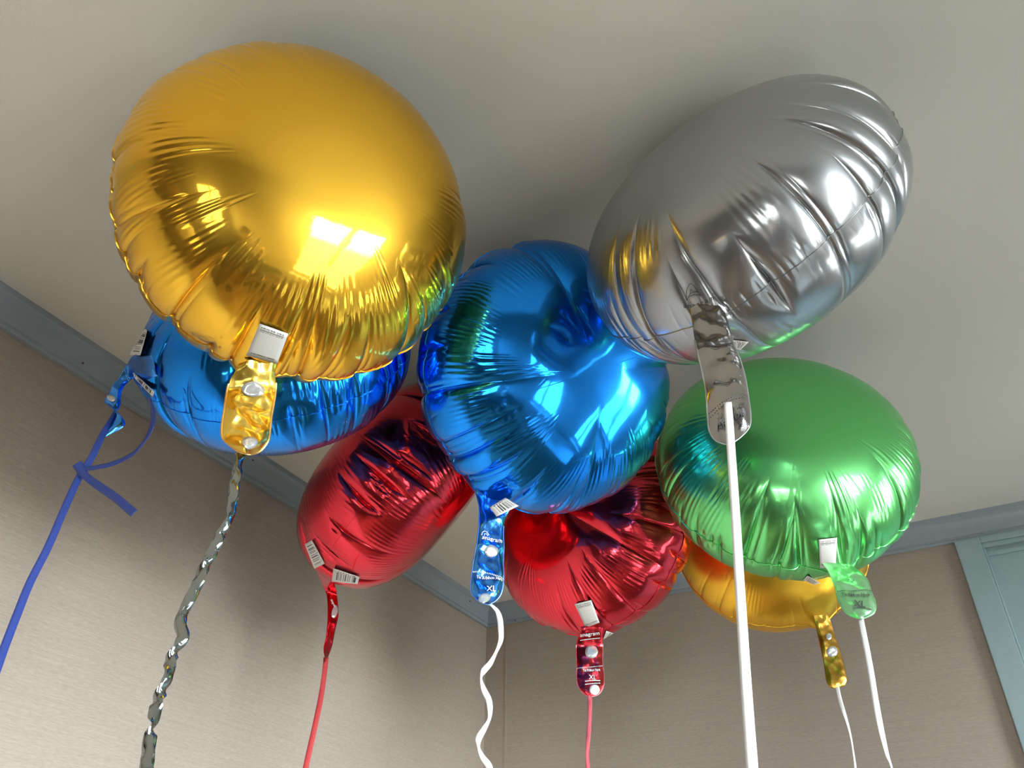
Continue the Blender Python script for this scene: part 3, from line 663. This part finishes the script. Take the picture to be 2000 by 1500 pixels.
def flat_label(bb, quad, mat, D, bow=.002):
    q = [np.array(v, float) for v in quad]
    def fn(a, c):
        p = (q[0] * (1 - a) + q[1] * a) * (1 - c) + (q[3] * (1 - a) + q[2] * a) * c
        return at_h(p[0], p[1], D + bow * (2 * a - 1) ** 2)
    return patch('barcode_sticker', mat, fn, bb.root)
flat_label(b, [(956, 991), (987, 972), (1013, 988), (970, 1009)], barcode_mat('label_print_blue', 14, 0), b.D - .032)
fl_ = Tab([(826, 672), (817, 695), (813, 720), (816, 745), (822, 765)], [(836, 676), (849, 690), (853, 715), (850, 740), (836, 764)], b.D - .01, b.D - .01, 12, crumple=.004, nu=16, nv=30, puff=.003)
fl_.build('folded_seam_flap', M_foil['blue'], b.root)
ribbon('curling_ribbon', [(958, 1180, .4), (971, 1193, .7), (976, 1208, 1), (978, 1229, 1), (978, 1250, .8), (969, 1274, .5), (958, 1295, .85), (945, 1310, 1), (940, 1323, .3), (945, 1346, .85), (954, 1366, 1), (957, 1385, .85), (955, 1406, .5), (945, 1425, .85), (935, 1442, 1), (935, 1459, .4), (943, 1479, .8), (956, 1500, 1), (960, 1540, .6), (950, 1600, 1)],
       M_ribw, b.D - .025, b.D - .07, .0063, 'wavy white curling ribbon hanging from the bright blue balloon', n=200, seed=3)
# 4 ---- green, right
gr = Balloon('green', 'green satin foil balloon at right below the silver one', (.945, -.802, 2.179), .181, (.352, -.915, .196), (.233, -.118, -.965), 41, NS=1300, NR=70, nk=30, depth=.042, reach=.42, ripple=.9, bias=.3)
tgr = Tab([(1606, 1100), (1619, 1120), (1631, 1148), (1637, 1174), (1649, 1195), (1667, 1206), (1684, 1209)],
          [(1650, 1095), (1676, 1113), (1694, 1133), (1702, 1156), (1710, 1179), (1706, 1198), (1684, 1209)], gr.D - .012, gr.D - .045, 6, crumple=.0022, puff=.0012, side=(.006, .015), on=gr)
tgr.build('neck_tab', M_tab['green'], gr.root); tgr.edge(M_edge['green'], gr.root, .2, .0008)
gf = lambda x, y: tgr.at_px(x, y, .0014)
print_line('dashed_line', [(1634, 1157), (1655, 1157), (1680, 1156), (1702, 1155)], 2.0, gf, M_ink, gr.root, dash=3)
print_text('lettering', 'TOP', 1654, 1138, 5, 0, gf, M_ink, gr.root, wid=14)
print_text('lettering', 'Tie Ribbon Here', 1641, 1168, 7, 0, gf, M_ink, gr.root, wid=54)
print_text('lettering', 'XL', 1663, 1188, 13, .1, gf, M_ink, gr.root, wid=24); print_line('banner_line', [(1662, 1192), (1680, 1190), (1700, 1196)], 1.3, gf, M_ink, gr.root)
gr.label([(1599, 1054), (1635, 1050), (1632, 1109), (1602, 1109)], barcode_mat('label_print_green', 21, 1))
gr.label([(1569, 1133), (1577, 1124), (1602, 1139), (1590, 1142)], barcode_mat('label_print_green_small', 22, 0), off=.003)
ribbon('flat_ribbon', [(1680, 1205), (1686, 1235), (1694, 1275), (1702, 1320), (1710, 1370), (1722, 1430, .8), (1733, 1475, .5), (1741, 1497, .25), (1752, 1540, .7), (1770, 1600)], M_ribw, gr.D - .05, gr.D - .11, .0066,
       'white ribbon hanging from the round neck tab of the green balloon', n=110, seed=5)
# 5 ---- left red
rl = Balloon('red', 'red foil balloon on the left, seen edge-on with two barcode stickers', (.371, -.946, 2.223), .1855, (.526, .650, -.549), (-.817, .208, -.538), 53, NS=1100, NR=64, nk=26, depth=.055, reach=.4, ripple=1.1)
trl = Tab([(612, 1102), (622, 1124), (630, 1143), (638, 1164), (640, 1200), (637, 1240), (632, 1268), (636, 1292)],
          [(652, 1108), (653, 1130), (655, 1145), (659, 1166), (661, 1200), (655, 1230), (648, 1264), (637, 1293)], rl.D - .01, rl.D - .02, 15, crumple=.0022, puff=.0016, nu=18, side=(0, .012), on=rl)
trl.build('neck_tab', M_tab['red'], rl.root)
rf_ = lambda x, y: trl.at_px(x, y, .0014)
print_text('lettering', 'anagram', 643, 1171, 5, 1.1, rf_, M_inkw, rl.root, wid=17)
disc('valve_patch', M_clear, trl, 652, 1194, 5.5, 13, rl.root, ang=.25)
rl.label([(595, 1063), (609, 1055), (634, 1101), (614, 1111)], barcode_mat('label_print_red_side', 31, 0), rot=1, off=.0015)
rl.label([(651, 1110), (702, 1127), (698, 1141), (648, 1136)], barcode_mat('label_print_red_low', 35, 0), off=.0015)
ribbon('flat_ribbon', [(637, 1284), (633, 1320, .9), (627, 1360), (619, 1400), (608, 1450), (597, 1500), (585, 1570), (575, 1640)], M_ribr, rl.D - .02, rl.D - .06, .0078,
       'red ribbon hanging from the edge-on red balloon at left', n=90, seed=6)
# 6 ---- right red
rr = Balloon('red', 'red foil balloon under the bright blue one, neck tab hanging straight down', (.597, -.693, 2.207), .186, (-.183, -.983, -.025), (-.029, .031, -.999), 67, NS=1200, NR=66, nk=28, depth=.05, reach=.35, ripple=1.0, facets=[(1.9, .04, .06, .1), (.9, .04, .06, .1), (2.7, .03, .05, .2)])
trr = Tab([(1134, 1224), (1134, 1236), (1127, 1248), (1125, 1270), (1126, 1302), (1126, 1326), (1130, 1342), (1141, 1356), (1154, 1361)],
          [(1178, 1221), (1177, 1234), (1177, 1252), (1177, 1272), (1177, 1294), (1180, 1323), (1178, 1342), (1169, 1356), (1154, 1361)], rr.D - .01, rr.D - .02, 17, crumple=.0018, puff=.0018, on=rr)
trr.build('neck_tab', M_tab['red'], rr.root); trr.edge(M_edge['red'], rr.root, .25, .0007)
rg = lambda x, y: trr.at_px(x, y, .0014)
print_line('dashed_line', [(1127, 1306), (1145, 1305), (1160, 1303), (1177, 1301)], 1.6, rg, M_inkw, rr.root, dash=3)
print_text('lettering', 'anagram', 1133, 1245, 7, -.12, rg, M_inkw, rr.root, wid=38); print_line('lettering_line', [(1133, 1252), (1152, 1249), (1171, 1247)], 1.2, rg, M_inkw, rr.root)
print_text('lettering', 'Tie Ribbon Here', 1138, 1313, 5.5, -.05, rg, M_inkw, rr.root, wid=34)
print_text('lettering', 'XL', 1150, 1328, 9, 0, rg, M_inkw, rr.root, wid=14); print_line('banner_line', [(1142, 1332), (1157, 1330), (1172, 1330)], 1.5, rg, M_inkw, rr.root); print_line('banner_line', [(1142, 1338), (1157, 1336), (1172, 1335)], 1.5, rg, M_inkw, rr.root)
disc('valve_patch', M_clear, trr, 1155, 1274, 12.5, 13, rr.root); disc('valve_patch', M_inkw, trr, 1161, 1348, 10, 10, rr.root)
rr.label([(1122, 1180), (1155, 1172), (1171, 1216), (1144, 1226)], barcode_mat('label_print_red_front', 41, 1))
rr.label([(1184, 1232), (1198, 1237), (1186, 1244), (1178, 1249)], barcode_mat('label_print_red_tip', 43, 0), off=.002)
ribbon('flat_ribbon', [(1152, 1358, .6), (1152, 1368, 1), (1152, 1400, .9), (1149, 1440, 1), (1147, 1475, .8), (1148, 1510, 1), (1143, 1600)], M_ribp, rr.D - .021, rr.D - .05, .0068,
       'pinkish red ribbon hanging from the red balloon under the blue one', n=80, seed=7)
# 7 ---- gold at the back
gb_ = Balloon('gold_back', 'smaller-looking gold satin foil balloon at the back, below the green one', (.846, -.453, 2.225), .170, (.277, -.952, .130), (.332, -.032, -.943), 71, NS=1000, NR=60, nk=28, depth=.018, reach=.6, ripple=.4)
tgb = Tab([(1588, 1200), (1593, 1224), (1599, 1251), (1608, 1292), (1613, 1326), (1617, 1338), (1624, 1344), (1632, 1344)],
          [(1616, 1196), (1623, 1214), (1633, 1247), (1644, 1281), (1654, 1321), (1653, 1334), (1646, 1341), (1632, 1344)], gb_.D - .012, gb_.D - .024, 19, crumple=.003, puff=.0012, on=gb_)
tgb.build('neck_tab', M_tab['gold_back'], gb_.root)
disc('valve_patch', M_clear, tgb, 1624, 1274, 11, 10, gb_.root); disc('valve_patch', M_clear, tgb, 1617, 1245, 6, 7, gb_.root)
ribbon('flat_ribbon', [(1635, 1341), (1639, 1360), (1646, 1385), (1655, 1412, .6), (1662, 1440, .4), (1667, 1470, .35), (1671, 1500, .5), (1676, 1560, .9)], M_ribw, gb_.D - .024, gb_.D - .06, .0060,
       'thin white ribbon hanging from the gold balloon at the back', n=90, seed=8)
# 8 ---- blue behind the large gold one
bl = Balloon('blue', 'darker blue foil balloon behind the large gold one, neck twisted at left', (.428, -1.297, 2.231), .170, (.434, -.805, .405), (-.777, -.562, -.284), 83, NS=1200, NR=66, nk=24, depth=.05, reach=.4, ripple=.9)
tbl = Tab([(300, 690), (262, 694), (250, 712), (236, 733), (225, 748), (214, 765), (204, 784), (210, 792), (221, 801), (216, 815), (200, 848), (201, 853)],
          [(308, 735), (275, 742), (262, 738), (252, 744), (241, 757), (236, 775), (236, 790), (231, 800), (226, 805), (240, 815), (242, 833), (203, 855)], bl.D - .01, bl.D - .03, 21, crumple=.0036, nu=20, nv=80, puff=.003, on=bl)
tbl.build('neck_tab', M_tab['blue'], bl.root)
disc('valve_patch', M_clear, tbl, 221, 783, 9, 6, bl.root, ang=.4)
bl.label([(252, 693), (283, 642), (288, 646), (274, 694)], barcode_mat('label_print_blue_up', 51, 0), off=.002)
bl.label([(252, 720), (302, 765), (298, 775), (250, 725)], barcode_mat('label_print_blue_low', 53, 0), off=.012)
rb, cen = ribbon('flat_ribbon', [(224, 805, .4), (212, 828, .7), (197, 856), (178, 895), (153, 935), (128, 989), (94, 1068), (59, 1137), (35, 1196), (10, 1261), (-1, 1292), (-25, 1360), (-60, 1460)], M_ribb, bl.D - .03, bl.D - .11, .0072,
       'royal blue ribbon with a knotted loop hanging at far left', n=150, seed=9)
DK = bl.D - .045
rb_root = rb
def sub(name, pts, W, D0, D1, sd):
    o, _ = ribbon(name, pts, M_ribb, D0, D1, W, None, None, n=70, seed=sd); o.parent = rb_root; return o
sub('ribbon_curl', [(156, 917, .7), (187, 913, .8), (222, 905, .8), (257, 888, .6), (277, 868, .5), (292, 845, .7), (299, 822, .8), (297, 797, .6), (291, 778, .4)], .0060, DK, DK - .03, 10)
sub('ribbon_end', [(152, 912, .8), (170, 932, .9), (197, 952), (227, 973), (262, 1003)], .0085, DK, DK - .03, 11)
sub('knot', [(150, 905, 1), (157, 915), (163, 927, 1)], .010, DK - .002, DK - .002, 12)
# ------------------------------------------------------------------ the photographer (mirrored in the foil only)
BO = CAM - _fh * .37; BO[2] = 0
def W(x, y, z): return tuple(BO + _rt * x + _fh * y + _up * z)
def skin(name, chains, mat, parent, levels=2):
    """chains: list of [(x, y, z, radius), ...] sharing joints by identical coordinates; one continuous surface"""
    V = []; R_ = []; E_ = []; key = {}
    for ch in chains:
        prev = None
        for (x, y, z, r) in ch:
            k = (round(x, 4), round(y, 4), round(z, 4))
            if k not in key: key[k] = len(V); V.append(W(x, y, z)); R_.append(r)
            if prev is not None and prev != key[k]: E_.append((prev, key[k]))
            prev = key[k]
    me = bpy.data.meshes.new(name); me.from_pydata(V, E_, []); o = bpy.data.objects.new(name, me); C.objects.link(o)
    m = o.modifiers.new('skin', 'SKIN'); m.use_smooth_shade = True
    for i, v in enumerate(me.skin_vertices[0].data): v.radius = (R_[i], R_[i]); v.use_root = (i == 0)
    s_ = o.modifiers.new('sub', 'SUBSURF'); s_.levels = s_.render_levels = levels
    me.materials.append(mat)
    if parent: child_fix(o, parent)
    return o
M_skin = plain('skin', (.58, .36, .26), .5); M_hair = plain('dark_brown_hair', (.035, .02, .014), .6, bump=.5, bscale=120)
M_jack = plain('dark_navy_sweater', (.035, .04, .06), .85); M_jean = plain('black_trousers', (.02, .02, .024), .8); M_phone = plain('black_phone_glass', (.012, .012, .014), .15)
per = tag(empty('person', tuple(BO)), 'person behind the viewpoint in dark sweater and trousers holding up a phone', 'person')
ch = [[(0, 0, .95, .13), (0, .0, 1.12, .115), (0, .0, 1.30, .135), (0, 0, 1.42, .08), (0, .01, 1.49, .05), (0, .02, 1.56, .075), (0, .03, 1.63, .092), (0, .015, 1.70, .075)]]
for sg in (-1, 1):
    ch.append([(0, 0, .95, .13), (sg * .1, 0, .88, .088), (sg * .11, .02, .5, .056), (sg * .11, -.01, .1, .04), (sg * .115, .02, .045, .036), (sg * .125, .13, .03, .03)])
    hx = .055 + sg * .085
    ch.append([(0, .0, 1.38, .10), (sg * .17, 0, 1.39, .055), (sg * .25, .08, 1.17, .043), (hx + sg * .045, .27, 1.455, .027), (hx + sg * .03, .325, 1.53, .03)])
    base = (hx + sg * .03, .325, 1.53, .03)
    for k, (dz, ln) in enumerate(((.035, .062), (.015, .070), (-.005, .066), (-.022, .052))):
        ch.append([base, (hx + sg * .030, .362, 1.55 + dz, .0095), (hx + sg * .012, .392, 1.556 + dz, .0085), (hx - sg * (ln - .055) , .396, 1.56 + dz, .0075)])
    ch.append([base, (hx + sg * .006, .335, 1.532, .012), (hx - sg * .016, .345, 1.545, .0095), (hx - sg * .028, .349, 1.556, .008)])
body = skin('body', ch, M_skin, per)
skin('sweater', [[(0, 0, .93, .15), (0, .0, 1.12, .135), (0, .0, 1.30, .15), (0, 0, 1.41, .10), (0, .005, 1.46, .062)]] + [[(0, .0, 1.385, .11), (sg * .17, 0, 1.39, .068), (sg * .25, .08, 1.17, .056), (.055 + sg * .14, .24, 1.41, .036)] for sg in (-1, 1)], M_jack, per)
skin('trousers', [[(0, 0, .97, .14), (0, 0, .9, .12)]] + [[(0, 0, .97, .14), (sg * .1, 0, .87, .10), (sg * .11, .02, .5, .068), (sg * .11, -.01, .12, .06)] for sg in (-1, 1)], M_jean, per)
skin('hair', [[(0, .0, 1.73, .07), (0, -.025, 1.69, .085), (0, -.045, 1.62, .08), (0, -.05, 1.55, .05)]], M_hair, per)
skin('nose', [[(0, .112, 1.645, .008), (0, .125, 1.615, .012)]], M_skin, per, 1)
for sg in (-1, 1):
    skin('eye', [[(sg * .031, .103, 1.645, .010), (sg * .031, .106, 1.645, .010)]], M_ribw, per, 1)
    skin('ear', [[(sg * .088, .02, 1.64, .010), (sg * .092, .015, 1.61, .009)]], M_skin, per, 1)
    skin('shoe', [[(sg * .11, -.03, .05, .042), (sg * .12, .06, .045, .042), (sg * .13, .15, .035, .032)]], M_dark, per, 1)
skin('mouth', [[(-.02, .106, 1.585, .005), (.02, .106, 1.585, .005)]], M_ribr, per, 1)
ph = tag(empty('smartphone', tuple(CAM - FW * .012)), 'black phone held sideways in both hands behind the viewpoint', 'phone')
pb = boxes('phone_body', [((-.025, -.045, -.0125), (.135, .031, -.0045))], M_phone, bevel=.003)
pb.matrix_world = Matrix(((RT[0], UP[0], -FW[0], CAM[0]), (RT[1], UP[1], -FW[1], CAM[1]), (RT[2], UP[2], -FW[2], CAM[2]), (0, 0, 0, 1)))
pm = pb.matrix_world.copy()
# -FW is local +z; the body must lie behind the lens (towards +z)
pb.data.transform(Matrix.Translation((0, 0, .020)) ); pb.parent = ph; pb.matrix_parent_inverse = Matrix.Translation(-Vector(ph.location)); pb.matrix_basis = pm
lr = boxes('camera_lens_ring', [((-.008, -.008, .006), (.008, .008, .0075))], M_holo, bevel=.001); lr.parent = ph; lr.matrix_parent_inverse = Matrix.Translation(-Vector(ph.location)); lr.matrix_basis = pm
